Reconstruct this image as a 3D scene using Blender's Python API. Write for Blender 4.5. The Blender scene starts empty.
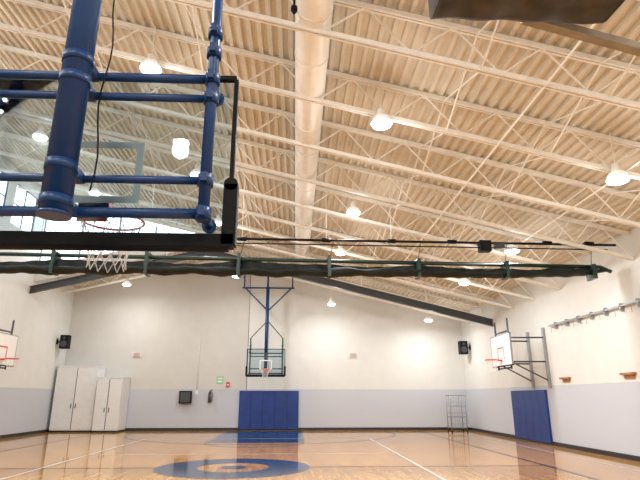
import bpy, math, random
from mathutils import Vector, Matrix
random.seed(4)
XL,XR,YF,YB=-11.9,9.0,-8.0,28.0
YM=23.6; RX=-4.2
def zr(x): return 5.9+0.24*(9-x)
def zend(x): return zr(x) if x>=RX else zr(RX)-0.24*(RX-x)

# ---------------- materials ----------------
def mat(name,col,rough=.5,metal=0,emit=0,var=.06,scale=6,spec=.5,bump=0,ecol=None):
    m=bpy.data.materials.new(name); m.use_nodes=True
    nt=m.node_tree; b=nt.nodes['Principled BSDF']
    b.inputs['Roughness'].default_value=rough; b.inputs['Metallic'].default_value=metal
    b.inputs['Specular IOR Level'].default_value=spec
    tc=nt.nodes.new('ShaderNodeTexCoord'); n=nt.nodes.new('ShaderNodeTexNoise'); n.inputs['Scale'].default_value=scale
    nt.links.new(tc.outputs['Object'],n.inputs['Vector'])
    r=nt.nodes.new('ShaderNodeValToRGB')
    r.color_ramp.elements[0].position=.3; r.color_ramp.elements[1].position=.7
    r.color_ramp.elements[0].color=[c*(1-var) for c in col]+[1]
    r.color_ramp.elements[1].color=[min(1,c*(1+var)) for c in col]+[1]
    nt.links.new(n.outputs['Fac'],r.inputs['Fac']); nt.links.new(r.outputs['Color'],b.inputs['Base Color'])
    if emit:
        b.inputs['Emission Color'].default_value=(ecol or tuple(col))+(1,)
        b.inputs['Emission Strength'].default_value=emit
    if bump:
        bp=nt.nodes.new('ShaderNodeBump'); bp.inputs['Strength'].default_value=bump
        nt.links.new(n.outputs['Fac'],bp.inputs['Height']); nt.links.new(bp.outputs['Normal'],b.inputs['Normal'])
    return m
def wallmat(name,up,lo,split=2.0):
    m=mat(name,up,.6,var=.02,scale=2); nt=m.node_tree; b=nt.nodes['Principled BSDF']
    g=nt.nodes.new('ShaderNodeNewGeometry'); s=nt.nodes.new('ShaderNodeSeparateXYZ')
    nt.links.new(g.outputs['Position'],s.inputs[0])
    gt=nt.nodes.new('ShaderNodeMath'); gt.operation='GREATER_THAN'; gt.inputs[1].default_value=split
    nt.links.new(s.outputs['Z'],gt.inputs[0])
    mx=nt.nodes.new('ShaderNodeMix'); mx.data_type='RGBA'
    src=b.inputs['Base Color'].links[0].from_socket
    mx.inputs[6].default_value=lo+(1,)
    nt.links.new(gt.outputs[0],mx.inputs[0]); nt.links.new(src,mx.inputs[7]); nt.links.new(mx.outputs[2],b.inputs['Base Color'])
    return m
WU=(.70,.705,.68); WLO=(.53,.56,.62)
M={}
M['wall']=wallmat('painted_block_wall',WU,WLO)
M['wall2']=wallmat('darker_wall_left',(.59,.585,.555),(.50,.525,.58))  # darker, greyer tone for the back wall left of the joint
M['deck']=mat('cream_metal_deck',(.67,.625,.53),.55,var=.05,scale=3)
M['joist']=mat('cream_steel',(.88,.86,.80),.45,var=.04)
M['duct']=mat('duct_paint',(.90,.89,.84),.4,var=.03)
M['blue']=mat('blue_painted_steel',(.005,.040,.145),.36,metal=0,var=.12,spec=.4)
M['bluepad']=mat('blue_vinyl',(.006,.036,.20),.42,var=.15,scale=3,bump=.1)
M['green']=mat('dark_green_steel',(.012,.04,.03),.4)
M['curtain']=mat('dark_curtain_vinyl',(.008,.013,.012),.6,var=.4,scale=5,bump=.5,spec=.3)
M['black']=mat('black_rubber',(.006,.008,.010),.6,spec=.2)
M['dgrey']=mat('dark_grey_steel',(.05,.055,.062),.45)
M['grey']=mat('grey_steel',(.32,.33,.34),.4,metal=.4)
M['white']=mat('white_paint',(.85,.85,.83),.45,var=.02)
M['cab']=mat('cabinet_paint',(.74,.76,.77),.45,var=.03)
M['orange']=mat('rim_orange_red',(.62,.06,.02),.35)
M['net']=mat('net_cord',(.75,.74,.72),.8)
M['wood']=mat('brown_wood',(.36,.17,.06),.5,var=.2)
M['base']=mat('rubber_baseboard',(.02,.02,.022),.4)
M['lamp']=mat('lamp_glow',(1,1,1),.4,emit=8,ecol=(1.0,.99,.97))
M['shade']=mat('lamp_refractor',(.9,.88,.84),.3,emit=.35,ecol=(1.0,.96,.9))
M['day']=mat('frosted_daylight_glazing',(.9,.95,1),.3,emit=3.5,ecol=(.86,.93,1.0))
M['red']=mat('red_paint',(.6,.02,.02),.4)
M['sign']=mat('green_sign_print',(.25,.55,.33),.5)
M['tarp']=mat('brown_tarp',(.05,.043,.034),.7,var=.5,scale=4,bump=.6)
M['bracket']=mat('weathered_beige_steel',(.30,.27,.22),.5,var=.15)
# glass
g=bpy.data.materials.new('backboard_glass'); g.use_nodes=True; nt=g.node_tree; nt.nodes.clear()
o=nt.nodes.new('ShaderNodeOutputMaterial'); tr=nt.nodes.new('ShaderNodeBsdfTransparent'); gl=nt.nodes.new('ShaderNodeBsdfGlossy')
tr.inputs[0].default_value=(.80,.88,.92,1); gl.inputs['Roughness'].default_value=.02; fr=nt.nodes.new('ShaderNodeFresnel'); fr.inputs[0].default_value=1.55
mx=nt.nodes.new('ShaderNodeMixShader'); nt.links.new(fr.outputs[0],mx.inputs[0]); nt.links.new(tr.outputs[0],mx.inputs[1]); nt.links.new(gl.outputs[0],mx.inputs[2]); nt.links.new(mx.outputs[0],o.inputs[0])
M['glass']=g
# floor
f=bpy.data.materials.new('varnished_maple'); f.use_nodes=True; nt=f.node_tree; b=nt.nodes['Principled BSDF']
tc=nt.nodes.new('ShaderNodeTexCoord'); mp=nt.nodes.new('ShaderNodeMapping'); mp.inputs['Rotation'].default_value=(0,0,math.pi/2)
nt.links.new(tc.outputs['Object'],mp.inputs[0])
br=nt.nodes.new('ShaderNodeTexBrick'); br.inputs['Scale'].default_value=1; br.inputs['Brick Width'].default_value=1.4; br.inputs['Row Height'].default_value=.09
br.inputs['Mortar Size'].default_value=.002; br.inputs['Color1'].default_value=(.64,.34,.105,1); br.inputs['Color2'].default_value=(.46,.225,.06,1); br.inputs['Mortar'].default_value=(.30,.14,.05,1)
nt.links.new(mp.outputs[0],br.inputs[0]); nt.links.new(br.outputs[0],b.inputs['Base Color'])
b.inputs['Roughness'].default_value=.07; b.inputs['Specular IOR Level'].default_value=.45
ns=nt.nodes.new('ShaderNodeTexNoise'); ns.inputs['Scale'].default_value=1.5; nt.links.new(tc.outputs['Object'],ns.inputs[0])
bp=nt.nodes.new('ShaderNodeBump'); bp.inputs['Strength'].default_value=.02; nt.links.new(ns.outputs[0],bp.inputs['Height']); nt.links.new(bp.outputs[0],b.inputs['Normal'])
M['floor']=f
M['pblue']=mat('court_blue_paint',(.008,.045,.13),.1,spec=.4); M['pwhite']=mat('court_white_paint',(.85,.85,.83),.12); M['pblack']=mat('court_black_paint',(.015,.015,.03),.12,spec=.4)

# ---------------- mesh builder ----------------
class B:
    def __init__(s,name): s.n=name; s.v=[]; s.f=[]; s.m=[]; s.s=[]; s.ml=[]
    def mi(s,k):
        if k not in s.ml: s.ml.append(k)
        return s.ml.index(k)
    def face(s,pts,k,sm=False):
        i=len(s.v); s.v+=[tuple(p) for p in pts]; s.f.append(list(range(i,i+len(pts)))); s.m.append(s.mi(k)); s.s.append(sm)
    def box(s,lo,hi,k,rot=None,c=None):
        x0,y0,z0=lo; x1,y1,z1=hi
        P=[Vector(p) for p in [(x0,y0,z0),(x1,y0,z0),(x1,y1,z0),(x0,y1,z0),(x0,y0,z1),(x1,y0,z1),(x1,y1,z1),(x0,y1,z1)]]
        if rot is not None:
            cc=Vector(c) if c else sum(P,Vector())/8
            P=[rot@(p-cc)+cc for p in P]
        s.hexa(P,k)
    def hexa(s,P,k):
        i=len(s.v); s.v+=[tuple(p) for p in P]
        for q in [(0,3,2,1),(4,5,6,7),(0,1,5,4),(1,2,6,5),(2,3,7,6),(3,0,4,7)]:
            s.f.append([i+j for j in q]); s.m.append(s.mi(k)); s.s.append(False)
    def prism(s,poly,y0,y1,k):  # poly in XZ
        n=len(poly); i=len(s.v)
        s.v+=[(p[0],y0,p[1]) for p in poly]+[(p[0],y1,p[1]) for p in poly]
        K=s.mi(k)
        fs=[list(range(i,i+n)),list(range(i+2*n-1,i+n-1,-1))]+[[i+j,i+n+j,i+n+(j+1)%n,i+(j+1)%n] for j in range(n)]
        for q in fs: s.f.append(q); s.m.append(K); s.s.append(False)
    def cyl(s,a,b,r,k,seg=12,r2=None,cap=True):
        a=Vector(a); b=Vector(b); d=(b-a)
        if d.length<1e-6: return
        d.normalize(); up=Vector((0,0,1)) if abs(d.z)<.9 else Vector((1,0,0))
        u=d.cross(up).normalized(); w=d.cross(u); r2=r if r2 is None else r2; i=len(s.v)
        for c,rr in((a,r),(b,r2)):
            for j in range(seg):
                t=2*math.pi*(j+.5)/seg; s.v.append(tuple(c+(u*math.cos(t)+w*math.sin(t))*rr))
        K=s.mi(k)
        for j in range(seg):
            s.f.append([i+j,i+(j+1)%seg,i+seg+(j+1)%seg,i+seg+j]); s.m.append(K); s.s.append(seg>6)
        if cap:
            s.f.append([i+j for j in range(seg)][::-1]); s.m.append(K); s.s.append(False)
            s.f.append([i+seg+j for j in range(seg)]); s.m.append(K); s.s.append(False)
    def path(s,pts,r,k,seg=8):
        for p,q in zip(pts,pts[1:]): s.cyl(p,q,r,k,seg)
    def rev(s,prof,c,k,seg=24): # prof (r,z)
        c=Vector(c); i=len(s.v); K=s.mi(k)
        for r,z in prof:
            for j in range(seg):
                t=2*math.pi*j/seg; s.v.append((c.x+r*math.cos(t),c.y+r*math.sin(t),c.z+z))
        for a in range(len(prof)-1):
            for j in range(seg):
                s.f.append([i+a*seg+j,i+a*seg+(j+1)%seg,i+(a+1)*seg+(j+1)%seg,i+(a+1)*seg+j]); s.m.append(K); s.s.append(True)
    def torus(s,c,R,r,k,seg=32,ss=8):
        pts=[(c[0]+R*math.cos(2*math.pi*j/seg),c[1]+R*math.sin(2*math.pi*j/seg),c[2]) for j in range(seg+1)]
        s.path(pts,r,k,ss)
    def done(s,bevel=0):
        me=bpy.data.meshes.new(s.n); me.from_pydata(s.v,[],s.f)
        for k in s.ml: me.materials.append(M[k])
        for p,m_,sm in zip(me.polygons,s.m,s.s): p.material_index=m_; p.use_smooth=sm
        me.update(); ob=bpy.data.objects.new(s.n,me); bpy.context.collection.objects.link(ob)
        if bevel:
            md=ob.modifiers.new('bev','BEVEL'); md.width=bevel; md.segments=2; md.limit_method='ANGLE'
        return ob

# ---------------- shell ----------------
b=B('floor'); b.box((XL-.2,YF-.2,-.2),(XR+.2,YB+.3,0),'floor'); b.done()
b=B('wall_right'); b.box((XR,YF-.2,0),(XR+.2,YB+.3,6.05),'wall'); b.done()
b=B('wall_front'); b.prism([(XL,0),(XR,0),(XR,zr(XR)+.1),(XL,zr(XL)+.1)],YF-.2,YF,'wall'); b.done()
b=B('wall_back')
b.prism([(-2.5,0),(XR,0),(XR,zend(XR)+.1),(-2.5,zend(-2.5)+.1)],YB,YB+.3,'wall')
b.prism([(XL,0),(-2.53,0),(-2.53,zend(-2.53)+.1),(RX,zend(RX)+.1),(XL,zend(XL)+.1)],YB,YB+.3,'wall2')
b.prism([(-2.53,0),(-2.5,0),(-2.5,8.6),(-2.53,8.6)],YB+.05,YB+.3,'dgrey')
b.done()
b=B('wall_left')
W0,W1=8.55,10.35
b.box((XL-.2,YF-.2,0),(XL,YB+.3,7.3),'wall'); b.box((XL-.2,YF-.2,7.3),(XL,YM+.2,W0),'wall')
b.box((XL-.2,YF-.2,W1),(XL,YM+.2,11.05),'wall')
y=-6.0
wins=[]
while y+2.1<YM: wins.append((y,y+1.9)); y+=2.45
p=YF-.2
for a,c in wins: b.box((XL-.2,p,W0),(XL,a,W1),'wall'); p=c
b.box((XL-.2,p,W0),(XL,YM+.2,W1),'wall'); b.done()
for i,(a,c) in enumerate(wins):
    w=B('window_%d'%(i+1)); w.box((XL-.12,a,W0),(XL-.10,c,W1),'day')
    for q in (a,(a+c)/2-.02,c-.04): w.box((XL-.1,q,W0),(XL-.05,q+.04,W1),'dgrey')
    for q in (W0,(W0+W1)/2,W1-.04): w.box((XL-.1,a,q),(XL-.05,c,q+.04),'dgrey')
    w.done()
# gable bulkhead glazing between the high roof and the low end roof
b=B('wall_bulkhead')
b.prism([(XL,zend(XL)-.6),(RX,zend(RX)-.6),(RX,zr(RX)+.1),(-4.8,zr(-4.8)+.1),(-4.8,zend(-4.8)+.02),(XL,zend(XL)+.05)],YM+.02,YM+.18,'wall')
b.prism([(XL,zr(XL)-.3),(-4.8,zr(-4.8)-.12),(-4.8,zr(-4.8)+.1),(XL,zr(XL)+.1)],YM+.02,YM+.18,'wall'); b.done()
w=B('window_%d'%(len(wins)+1))
w.prism([(XL,zend(XL)+.03),(-4.8,zend(-4.8)+.0),(-4.8,zr(-4.8)-.1),(XL,zr(XL)-.28)],YM+.1,YM+.12,'day')
for x in (-11.85,-10.1,-8.4,-6.7):
    w.box((x,YM+.03,zend(x)+.05),(x+.07,YM+.1,zr(x)-.3),'grey')
w.done()
# baseboards
b=B('baseboard_back'); b.box((XL,YB-.03,0),(XR,YB,.13),'base'); b.done()
b=B('baseboard_right'); b.box((XR-.03,YF,0),(XR,YB-.03,.13),'base'); b.done()
b=B('baseboard_left'); b.box((XL,YF,0),(XL+.03,YB-.03,.13),'base'); b.done()
# ribbed metal deck ceilings
def deck(b,x0,x1,y0,y1,zf):
    pts=[]; x=x0; P=.2
    while x<x1+.01:
        for dx,dz in((0,0),(.07,0),(.09,.06),(.18,.06)): pts.append((x+dx,zf(x+dx)+dz))
        x+=P
    for (xa,za),(xb,zb) in zip(pts,pts[1:]): b.face([(xa,y0,za),(xa,y1,za),(xb,y1,zb),(xb,y0,zb)],'deck')
    b.prism([(x0,zf(x0)+.12),(x1+.1,zf(x1)+.12),(x1+.1,zf(x1)+.25),(x0,zf(x0)+.25)],y0,y1,'deck')
b=B('ceiling'); deck(b,XL-.1,XR+.1,YF-.1,YM+.1,zr); deck(b,RX,XR+.1,YM+.1,YB+.1,zr); deck(b,XL-.1,RX,YM+.1,YB+.1,zend); b.done()

# joists
def joist(b,y,x0,x1,zf,dep=.8):
    n=int((x1-x0)/.7); st=(x1-x0)/n
    for h,o in((.085,-dep),(.09,-.10)):
        for dy in(-.05,.015):
            b.hexa([(x0,y+dy,zf(x0)+o),(x1,y+dy,zf(x1)+o),(x1,y+dy+.035,zf(x1)+o),(x0,y+dy+.035,zf(x0)+o),
                (x0,y+dy,zf(x0)+o+h),(x1,y+dy,zf(x1)+o+h),(x1,y+dy+.035,zf(x1)+o+h),(x0,y+dy+.035,zf(x0)+o+h)],'joist')
    for i in range(n):
        xa=x0+i*st; xb=xa+st
        if i%2==0: p=(xa,y,zf(xa)-.06); q=(xb,y,zf(xb)-dep+.05)
        else: p=(xa,y,zf(xa)-dep+.05); q=(xb,y,zf(xb)-.06)
        b.cyl(p,q,.018,'joist',5,cap=False)
b=B('roof_joists')
JY=[-7+2.0*i for i in range(15)]
for y in JY: joist(b,y,XL+.02,XR-.02,zr)
joist(b,22.9,XL+.02,XR-.02,zr,.35)
for y in (24.8,26.6):
    joist(b,y,RX,XR-.02,zr,.6); joist(b,y,XL+.02,RX,zend,.6)
for x in (-10.2,-7.2,-4.4,-1.9,2.9,4.9,7.4):
    for ya,yb in zip(JY,JY[1:]):
        b.cyl((x,ya,zr(x)-.08),(x,yb,zr(x)-.76),.016,'joist',5,cap=False)
        b.cyl((x,ya,zr(x)-.76),(x,yb,zr(x)-.08),.016,'joist',5,cap=False)
for x in (-8.6,-5.6,3.9,6.3):
    b.cyl((x,-7,zr(x)-.79),(x,21,zr(x)-.79),.016,'joist',6)
b.done()
# rake beam
def zb(x): return (4.70+.243*(9-x)) if x>=RX else (4.70+.243*(9-RX)-.243*(RX-x))
b=B('roof_beam')
for xa,xb in((XL,RX),(RX,XR)):
    for lo,hi,wd in((0,.04,.16),(.04,.28,.02),(.28,.32,.16)):
        b.hexa([(xa,YM-.2-wd/2,zb(xa)+lo),(xb,YM-.2-wd/2,zb(xb)+lo),(xb,YM-.2+wd/2,zb(xb)+lo),(xa,YM-.2+wd/2,zb(xa)+lo),
                (xa,YM-.2-wd/2,zb(xa)+hi),(xb,YM-.2-wd/2,zb(xb)+hi),(xb,YM-.2+wd/2,zb(xb)+hi),(xa,YM-.2+wd/2,zb(xa)+hi)],'dgrey')
for x in (-9,-6,-3,0,3,6,8.5): b.cyl((x,YM-.2,zb(x)+.3),(x,YM-.2,zr(x)-.01),.03,'joist',6)
b.done()
# duct
b=B('air_duct'); dx=.22; dz=zr(dx)-.46
b.cyl((dx,YF+.1,dz),(dx,YM-.5,dz),.30,'duct',32)
for i in range(26): b.cyl((dx,YF+.6+i*1.18,dz),(dx,YF+.64+i*1.18,dz),.31,'duct',32)
b.done()

# ---------------- lamps ----------------
PW=106; PP=42
def lamp(x,y,z,rf):
    b=B('high_bay_lamp')
    top=rf(x)-.03
    b.cyl((x,y,z+.30),(x,y,top),.012,'joist',6)
    b.rev([(0,.33),(.06,.33),(.075,.30),(.08,.2),(.075,.16)],(x,y,z),'joist',16)
    b.rev([(.075,.16),(.13,.14),(.18,.08),(.20,.02),(.205,.0)],(x,y,z),'shade',24)
    b.rev([(.205,0),(.18,-.045),(.11,-.075),(0,-.085)],(x,y,z),'lamp',24)
    ob=b.done()
    L=bpy.data.lights.new('lamp_light','AREA'); L.shape='DISK'; L.size=.38; L.energy=PW; L.color=(1,.995,.985)
    lo=bpy.data.objects.new('lamp_light',L); lo.location=(x,y,z-.10); bpy.context.collection.objects.link(lo); lo.parent=ob
    L=bpy.data.lights.new('lamp_glow','POINT'); L.shadow_soft_size=.2; L.energy=PP; L.color=(1,.985,.95)
    lo=bpy.data.objects.new('lamp_glow',L); lo.location=(x,y,z-.32); bpy.context.collection.objects.link(lo); lo.parent=ob
for x in(-7.5,-2.9,1.6,6.1):
    for y in(-5,-.4,4.0,8.85,13.9,18.2): lamp(x,y,zr(x)-1.02,zr)
lamp(1.75,25.6,6.05,zr); lamp(6.65,25.8,5.3,zr); lamp(-8.4,25.6,6.95,zend); lamp(-2.9,24.6,7.2,zr)

# ---------------- backstops ----------------
def net(b,c,R,L,k='net'):
    lv=[(R,0),(R*.86,L*.22),(R*.74,L*.42),(R*.64,L*.62),(R*.58,L*.8),(R*.60,L)]; n=12
    for i in range(len(lv)-1):
        (r0,z0),(r1,z1)=lv[i],lv[i+1]
        for j in range(n):
            t=2*math.pi*(j+.5*(i%2))/n
            for sg in(-.5,.5):
                t2=t+sg*2*math.pi/n
                b.cyl((c[0]+r0*math.cos(t),c[1]+r0*math.sin(t),c[2]-z0),(c[0]+r1*math.cos(t2),c[1]+r1*math.sin(t2),c[2]-z1),.0035,k,4,cap=False)
def backstop(name,X,Yb,s,zbot,frame,sidetop,masttop):
    b=B(name); H=1.22; W=.915; zt=zbot+H
    Y=lambda d: Yb+s*d
    b.box((X-W,min(Y(0),Y(.02)),zbot),(X+W,max(Y(0),Y(.02)),zt),'glass')
    def bx(x0,x1,d0,d1,z0,z1,k): b.box((x0,min(Y(d0),Y(d1)),z0),(x1,max(Y(d0),Y(d1)),z1),k)
    bx(X-W-.015,X+W+.015,-.02,.03,zt,zt+.03,'black'); bx(X-W-.015,X+W+.015,-.02,.03,zbot-.03,zbot,'black')
    for sx in(-1,1):
        xx=X+sx*W; bx(min(xx,xx+sx*.03),max(xx,xx+sx*.03),-.02,.03,zbot,zt,'black')
        bx(min(xx-sx*.03,xx+sx*.065),max(xx-sx*.03,xx+sx*.065),-.045,.05,zbot-.05,zbot+.38,'black')
        b.cyl((xx+sx*.0175,Y(-.045),zbot+.38),(xx+sx*.0175,Y(.05),zbot+.38),.0475,'black',20)
    bx(X-W-.05,X+W+.05,-.045,.05,zbot-.065,zbot+.02,'black')
    b.cyl((X-W-.02,Y(-.0),zbot-.05),(X+W+.02,Y(0),zbot-.05),.045,'black',16)
    rz=zbot+.25
    for x0,x1,z0,z1 in((X-.305,X+.305,rz+.41,rz+.46),(X-.305,X+.305,rz,rz+.05),(X-.305,X-.255,rz+.05,rz+.41),(X+.255,X+.305,rz+.05,rz+.41)):
        bx(x0,x1,.021,.024,z0,z1,'white')
    rc=(X,Y(.40),rz)
    b.torus(rc,.23,.009,'orange',32,8)
    bx(X-.10,X+.10,.025,.19,rz-.03,rz+.012,'orange'); bx(X-.10,X+.10,.025,.04,rz-.13,rz+.03,'orange')
    b.cyl((X-.09,Y(.05),rz-.11),(X-.05,Y(.19),rz-.02),.009,'orange',6); b.cyl((X+.09,Y(.05),rz-.11),(X+.05,Y(.19),rz-.02),.009,'orange',6)
    net(b,rc,.225,.37)
    yf=Y(-.26); R=.037; sx0=.80; F=[zbot+.08,zbot+.305,zt-.32,zt-.17]
    for sx in(-1,1):
        x=X+sx*sx0
        b.cyl((x,yf,zbot+.03),(x,yf,sidetop),R,frame,16)
        for z in F+[zt+.04,zt+.20]:
            b.cyl((x,yf,z-.038),(x,yf,z+.038),R+.014,frame,16)
            bx(x-.02,x+.02,-.26-R-.045,-.26-R+.01,z-.03,z+.03,frame)
            b.cyl((x-.03,Y(-.26-R-.03),z),(x+.03,Y(-.26-R-.03),z),.008,'dgrey',8)
        for z in(F[0],F[3]):
            b.cyl((x,yf,z),(x,Y(-.02),z),.028,frame,10); b.cyl((x,Y(-.035),z),(x,Y(-.0),z),.05,frame,12)
        b.cyl((x,yf,sidetop),(X,Y(-.43),sidetop+.9),.025,frame,8)
    for z,r in zip(F,(.033,.027,.027,.031)):
        b.cyl((X-sx0,yf,z),(X+sx0,yf,z),r,frame,16)
    ym=Y(-.43); XM=X-.03
    b.cyl((XM,ym,zbot+.0),(XM,ym,masttop),.088,'blue',24)
    for z in F:
        b.cyl((XM,ym,z-.03),(XM,ym,z+.03),.094,'blue',24); bx(XM-.07,XM+.07,-.40,-.24,z-.03,z+.03,'blue')
    b.cyl((XM,ym,zbot-.01),(XM,ym,zbot+.01),.095,'blue',20)
    pts=[(XM+.13+.02*math.sin(i*.9),Y(-.30),zbot+.2+i*.12) for i in range(12)]+[(XM+.06,Y(-.43),masttop-.2)]
    b.path(pts,.006,'black',6)
    zT=7.05
    b.cyl((X-1.35,ym,zT),(X+1.35,ym,zT),.045,'blue',12)
    for sx in(-1,1):
        b.cyl((X+sx*1.2,ym,zT),(X,ym,zT-1.2),.035,'blue',10)
        b.cyl((X+sx*1.25,ym,zT),(X+sx*1.25,ym,zr(X+sx*1.25)-.03),.04,'blue',10)
        b.cyl((X+sx*1.25,ym-.45,zr(X)-.9),(X+sx*1.25,ym+.45,zr(X)-.9),.03,'blue',8)
    b.cyl((XM,ym,masttop),(XM,ym,zr(XM)-.03),.05,'blue',10)
    return b.done()
backstop('basketball_hoop',-1.39,3.35,1,2.62,'blue',4.9,7.1)
backstop('basketball_hoop',-1.45,26.2,-1,2.65,'green',4.45,7.1)

def side_hoop(Yc,s):
    wx=(XR if s<0 else XL)+s*.03
    b=B('basketball_hoop'); xb=wx+s*1.35; z0=2.72
    X=lambda d: xb+s*d
    def bx(d0,d1,y0,y1,z0_,z1,k): b.box((min(X(d0),X(d1)),y0,z0_),(max(X(d0),X(d1)),y1,z1),k)
    bx(0,.04,Yc-.9,Yc+.9,z0,z0+1.07,'white')
    bx(-.02,.045,Yc-.93,Yc+.93,z0-.04,z0,'black'); bx(-.02,.045,Yc-.93,Yc-.9,z0,z0+1.1,'grey'); bx(-.02,.045,Yc+.9,Yc+.93,z0,z0+1.1,'grey'); bx(-.02,.045,Yc-.93,Yc+.93,z0+1.07,z0+1.1,'grey')
    rz=z0+.2
    for a in((Yc-.3,Yc+.3,rz+.4,rz+.45),(Yc-.3,Yc-.25,rz,rz+.4),(Yc+.25,Yc+.3,rz,rz+.4)): bx(.041,.044,a[0],a[1],a[2],a[3],'orange')
    b.torus((X(.42),Yc,rz),.23,.014,'orange',28,6); bx(.05,.2,Yc-.08,Yc+.08,rz-.05,rz+.01,'orange')
    net(b,(X(.42),Yc,rz),.225,.42)
    for sy in(-.6,.6):
        b.cyl((X(-.06),Yc+sy,z0-.15),(X(-.06),Yc+sy,z0+1.65),.035,'dgrey',8)
        for z in(z0+.1,z0+.95): b.cyl((X(-.06),Yc+sy,z),(wx+s*.03,Yc+sy*1.1,z),.03,'dgrey',8)
        b.cyl((X(-.06),Yc+sy,z0+.1),(wx+s*.03,Yc+sy*1.1,z0-.55),.025,'dgrey',8)
        b.box((min(wx-s*.028,wx+s*.06),Yc+sy*1.1-.06,z0-.8),(max(wx-s*.028,wx+s*.06),Yc+sy*1.1+.06,z0+1.3),'grey')
    for z in(z0-.1,z0+1.2): b.cyl((X(-.06),Yc-.6,z),(X(-.06),Yc+.6,z),.03,'dgrey',8)
    b.done()
side_hoop(19.2,-1); side_hoop(19.4,1)

# ---------------- divider curtain ----------------
b=B('gym_divider_curtain'); yc=13.6
N=150; rings=[]
for i in range(N+1):
    x=-11.6+20.2*i/N; e=min(1,(i+1)/6,(N+1-i)/6)
    h=.115*e*(1+.16*math.sin(i*.55)+.10*math.sin(i*1.7)); w=.19*e*(1+.15*math.sin(i*.8+1)); zc=4.83+.012*math.sin(i*.13)+.012*math.sin(i*.6)
    if x>5: zc+=(x-5)*.03
    rings.append([(x,yc+w*math.cos(2*math.pi*j/14)*(1+.12*math.sin(5*j+i)),zc+h*math.sin(2*math.pi*j/14)) for j in range(14)])
i0=len(b.v)
for r in rings: b.v+=r
K=b.mi('curtain')
for i in range(N):
    for j in range(14):
        b.f.append([i0+i*14+j,i0+i*14+(j+1)%14,i0+(i+1)*14+(j+1)%14,i0+(i+1)*14+j]); b.m.append(K); b.s.append(True)
def zt_(x): return 5.27-.022*max(0,x+1)
b.cyl((-11.5,yc,zt_(-11.5)),(8.4,yc,zt_(8.4)),.055,'green',10)
b.cyl((8.4,yc,zt_(8.4)),(8.7,yc,4.93),.055,'green',10)
for i in range(9):
    x=-11.2+i*2.42
    b.box((x-.07,yc-.205,4.70),(x+.02,yc+.205,zt_(x)+.03),'green')
    b.cyl((x,yc,zt_(x)),(x+.1,yc,5.72),.008,'black',5)
i0=len(b.v); n=240
def sag(x): return zt_(x)-.01-.10*abs(math.sin((x+11.2)/2.42*math.pi))**.8
for i in range(n+1):
    x=-11.4+19.7*i/n
    yy=yc+.035*math.sin(i*.9)
    b.v+=[(x,yy,4.88),(x,yy+.02,4.88+(sag(x)-4.88)*(.62+.1*math.sin(i*.11)))]
for i in range(n): b.f.append([i0+2*i,i0+2*i+2,i0+2*i+3,i0+2*i+1]); b.m.append(K); b.s.append(True)
b.cyl((-11.85,yc,5.78),(8.95,yc,5.70),.035,'black',10)
b.cyl((-2.5,yc,5.62),(8.7,yc,5.56),.018,'black',8)
for x in(-9,-6.5,-4,-1.5,.8,2.6,4.3,5.2,7.0,8.2):
    b.cyl((x-.12,yc,5.74),(x+.12,yc,5.73),.06,'black',10)
    b.cyl((x,yc,5.75),(x,yc,zr(x)-.1),.006,'joist',5)
b.box((5.05,yc-.12,5.46),(5.36,yc+.12,5.76),'black'); b.box((5.5,yc-.08,5.55),(5.75,yc+.08,5.7),'dgrey')
b.done()

b=B('security_camera'); x,y=-.09,6.45; z=zr(0)-.80
b.cyl((x,y,z+.2),(x,y,z-.04),.02,'black',8); b.cyl((x,y,z-.04),(x,y,z-.11),.05,'black',14); b.cyl((x,y,z-.11),(x,y,z-.16),.04,'black',14,r2=.02); b.done()

# overhead bundle near camera (right)
b=B('rolled_tarp'); n=30; i0=len(b.v); K=b.mi('tarp')
for i in range(n+1):
    x=1.24+1.68*i/n
    for j in range(16):
        t=2*math.pi*j/16; cx,sz=math.cos(t),math.sin(t)
        cx=math.copysign(abs(cx)**.35,cx); sz=math.copysign(abs(sz)**.35,sz)
        b.v.append((x,3.75+.34*cx,5.28+.26*sz*(1+.05*math.sin(i*.7+j*.6))))
for i in range(n):
    for j in range(16): b.f.append([i0+i*16+j,i0+i*16+(j+1)%16,i0+(i+1)*16+(j+1)%16,i0+(i+1)*16+j]); b.m.append(K); b.s.append(True)
b.f.append([i0+j for j in range(16)]); b.m.append(K); b.s.append(False)
b.f.append([i0+n*16+j for j in range(16)][::-1]); b.m.append(K); b.s.append(False)
for x in(1.5,2.7): b.cyl((x,3.75,5.5),(x,3.75,zr(x)-.03),.015,'black',6)
b.hexa([(2.2,4.12,5.16),(3.9,4.22,4.76),(3.9,4.32,4.76),(2.2,4.22,5.16),(2.2,4.12,5.24),(3.9,4.22,4.84),(3.9,4.32,4.84),(2.2,4.22,5.24)],'bracket')
b.cyl((3.8,4.27,4.8),(3.8,4.27,zr(3.8)-.03),.015,'joist',6)
b.done()
b=B('ceiling_pipe'); b.cyl((2.83,3.1,4.15),(2.83,3.1,zr(2.83)-.03),.03,'white',12); b.cyl((2.83,3.1,4.15),(2.83,3.1,4.25),.042,'grey',12); b.done()

# ---------------- wall pads ----------------
b=B('gym_safety_pad')
for i in range(5): b.box((-2.85+i*.61,YB-.09,.06),(-2.85+(i+1)*.61-.006,YB-.005,1.93),'bluepad')
b.done(.006)
b=B('gym_safety_pad')
for i in range(5): b.box((XR-.09,18.9+i*.61,.06),(XR-.005,18.9+(i+1)*.61-.006,1.86),'bluepad')
b.done(.006)

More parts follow.
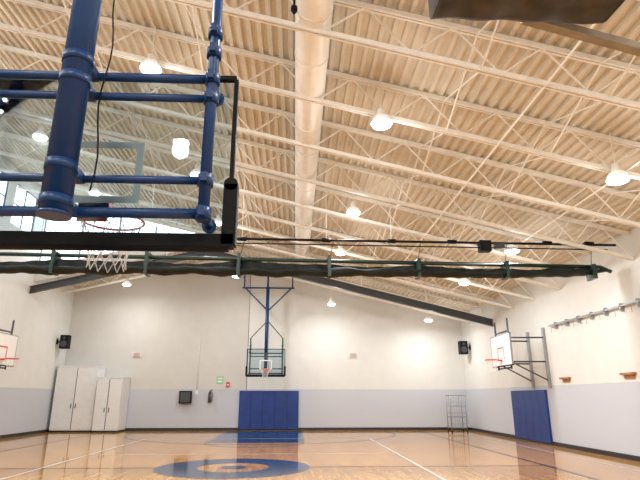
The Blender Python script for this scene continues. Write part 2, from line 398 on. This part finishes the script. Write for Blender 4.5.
# ---------------- cabinets ----------------
def cabinet(x0,x1,y0,y1,h,nd):
    b=B('storage_cabinet'); b.box((x0,y0,.08),(x1,y1,h),'cab'); b.box((x0+.03,y0+.04,0.004),(x1-.03,y1,.08),'base')
    b.box((x0-.02,y0-.03,h),(x1+.02,y1,h+.05),'cab')
    w=(x1-x0)/nd
    for i in range(nd):
        b.box((x0+i*w+.02,y0-.025,.12),(x0+(i+1)*w-.02,y0,h-.05),'cab')
        hx=x0+i*w+(w-.12 if i%2==0 else .09); b.box((hx,y0-.06,h*.36),(hx+.03,y0-.025,h*.36+.22),'dgrey')
    for i in range(1,nd): b.box((x0+i*w-.018,y0-.006,.12),(x0+i*w+.018,y0-.001,h-.05),'dgrey')
    b.done(.005)
cabinet(-11.75,-9.75,26.95,27.95,3.05,2); cabinet(-9.65,-8.45,26.7,27.95,2.5,2)

# ---------------- small wall things ----------------
def speaker(x,y,z,wx):
    b=B('loudspeaker'); b.box((x-.2,y-.18,z-.33),(x+.2,y+.18,z+.33),'black'); b.cyl((x,y-.19,z-.1),(x,y-.18,z-.1),.16,'dgrey',20); b.cyl((x,y-.19,z+.18),(x,y-.18,z+.18),.07,'dgrey',16)
    b.cyl((x,y,z),(wx,y,z),.03,'black',8); b.box((min(wx,wx-math.copysign(.03,wx)),y-.08,z-.12),(max(wx,wx-math.copysign(.03,wx)),y+.08,z+.12),'black'); b.done(.01)
speaker(8.62,26.8,4.05,XR); speaker(-11.5,26.8,4.25,XL)
b=B('monitor'); b.box((-5.88,YB-.24,1.30),(-5.26,YB-.07,1.92),'black'); b.box((-5.82,YB-.245,1.37),(-5.32,YB-.24,1.86),'dgrey'); b.box((-5.65,YB-.07,1.5),(-5.5,YB-.003,1.7),'dgrey'); b.done(.002)
b=B('fire_extinguisher'); b.cyl((-4.35,YB-.12,1.35),(-4.35,YB-.12,1.8),.08,'dgrey',16); b.cyl((-4.35,YB-.12,1.8),(-4.35,YB-.12,1.92),.08,'dgrey',16,r2=.02); b.box((-4.4,YB-.04,1.5),(-4.3,YB-.002,1.7),'red'); b.cyl((-4.35,YB-.12,1.92),(-4.25,YB-.12,1.98),.015,'black',6); b.path([(-4.27,YB-.12,1.95),(-4.2,YB-.12,1.7),(-4.25,YB-.12,1.4)],.012,'black',6); b.done()
b=B('notice_sign'); b.box((-4.05,YB-.02,2.28),(-3.72,YB,2.64),'sign'); b.box((-4.0,YB-.024,2.35),(-3.77,YB-.02,2.42),'white'); b.box((-4.0,YB-.024,2.5),(-3.77,YB-.02,2.57),'white'); b.done()
b=B('fire_alarm'); b.box((-3.55,YB-.05,2.12),(-3.38,YB,2.36),'red'); b.box((-3.51,YB-.055,2.2),(-3.42,YB-.05,2.26),'white'); b.done()
for x in(-8.25,3.05):
    b=B('air_vent'); b.box((x-.22,YB-.05,3.6),(x+.22,YB,3.86),'cab')
    for i in range(5): b.box((x-.18,YB-.06,3.63+i*.045),(x+.18,YB-.05,3.65+i*.045),'wood')
    b.done()
b=B('electrical_conduit'); b.cyl((-5.05,YB-.027,1.9),(-5.05,YB-.027,4.6),.02,'cab',8); b.box((-5.12,YB-.05,1.75),(-4.98,YB-.002,1.95),'cab'); b.done()
b=B('hook_rail')
ys=[11.5+i*.75 for i in range(9)]
b.box((XR-.12,11.2,3.98),(XR-.08,17.95,4.03),'grey'); 
for y in ys:
    b.box((XR-.12,y,3.85),(XR-.002,y+.04,4.08),'grey'); b.cyl((XR-.1,y+.3,3.98),(XR-.1,y+.3,3.76),.010,'grey',6)
b.done()
for y in(14.0,17.4):
    b=B('shelf_bracket'); b.box((XR-.10,y-.3,2.18),(XR,y+.3,2.24),'wood'); b.box((XR-.03,y-.22,2.08),(XR,y+.22,2.18),'wood'); b.done()
# rack
b=B('wire_ball_rack'); x0,x1,y0,y1=7.55,8.3,26.1,26.75
for x in(x0,x1):
    for y in(y0,y1):
        b.cyl((x,y,.1),(x,y,1.7),.022,'grey',8); b.cyl((x-.02,y,.06),(x+.02,y,.06),.06,'black',12)
for z in(.2,.7,1.2,1.7):
    for a,c in(((x0,y0),(x1,y0)),((x1,y0),(x1,y1)),((x1,y1),(x0,y1)),((x0,y1),(x0,y0))): b.cyl((a[0],a[1],z),(c[0],c[1],z),.018,'grey',6)
    if z<1.6:
        for i in range(1,7): xx=x0+(x1-x0)*i/7; b.cyl((xx,y0,z),(xx,y1,z),.008,'grey',5)
        for a,c in(((x0,y0),(x1,y0)),((x0,y0),(x0,y1)),((x1,y0),(x1,y1))): b.cyl((a[0],a[1],z+.18),(c[0],c[1],z+.18),.012,'grey',6)
for i in range(1,6): xx=x0+(x1-x0)*i/6; b.cyl((xx,y1,.2),(xx,y1,1.7),.008,'grey',5)
b.done()

# ---------------- court markings ----------------
b=B('court_markings'); Z=.002
def rect(x0,x1,y0,y1,k,z=Z): b.face([(x0,y0,z),(x1,y0,z),(x1,y1,z),(x0,y1,z)],k)
def ring(cx,cy,r0,r1,k,a0=0,a1=2*math.pi,z=Z,n=72):
    for i in range(n):
        t0=a0+(a1-a0)*i/n; t1=a0+(a1-a0)*(i+1)/n
        if r0<=0: b.face([(cx,cy,z),(cx+r1*math.cos(t0),cy+r1*math.sin(t0),z),(cx+r1*math.cos(t1),cy+r1*math.sin(t1),z)],k)
        else: b.face([(cx+r0*math.cos(t0),cy+r0*math.sin(t0),z),(cx+r1*math.cos(t0),cy+r1*math.sin(t0),z),(cx+r1*math.cos(t1),cy+r1*math.sin(t1),z),(cx+r0*math.cos(t1),cy+r0*math.sin(t1),z)],k)
C=-1.45
for y0,y1 in((20.5,27.3),(-.3,6.5)): rect(C-1.83,C+1.83,y0,y1,'pblue')
ring(C,13.5,.85,1.83,'pblue'); ring(C,13.5,0,.32,'pblue')
for x in(C-7.62,C+7.62): rect(x-.05,x+.05,-.3,27.3,'pblack',.003)
for y in(-.3,27.3): rect(C-7.62,C+7.62,y-.05,y+.05,'pblack',.003)
rect(C-7.62,C-1.83,13.46,13.54,'pblack',.003); rect(C+1.83,C+7.62,13.46,13.54,'pblack',.003)
for x in(C-4.5,C+4.5): rect(x-.035,x+.035,4.5,22.5,'pwhite',.004)
for y in(4.5,10.5,16.5,22.5):
    rect(C-4.5,C+4.5,y-.035,y+.035,'pwhite',.004)
ring(C,25.75,6.0,6.09,'pblack',math.pi,2*math.pi,.003); ring(C,1.25,6.0,6.09,'pblack',0,math.pi,.003)
ring(C,20.5,1.76,1.83,'pblack',math.pi,2*math.pi,.003)
rect(XL+1.0,XL+1.05,2,26,'pwhite',.004); rect(XR-1.2,XR-1.15,2,26,'pwhite',.004)
b.done()

# world, camera
w=bpy.data.worlds.new('World'); bpy.context.scene.world=w; w.use_nodes=True
w.node_tree.nodes['Background'].inputs[0].default_value=(.7,.8,1,1); w.node_tree.nodes['Background'].inputs[1].default_value=.5
cd=bpy.data.cameras.new('camera'); cam=bpy.data.objects.new('camera',cd); bpy.context.collection.objects.link(cam)
cam.location=(0,0,1.6); cam.rotation_euler=(math.radians(106.9),0,math.radians(-2.65)); cd.lens=29.14; cd.sensor_width=36; cd.clip_end=200
bpy.context.scene.camera=cam
bpy.context.scene.view_settings.view_transform='Standard'
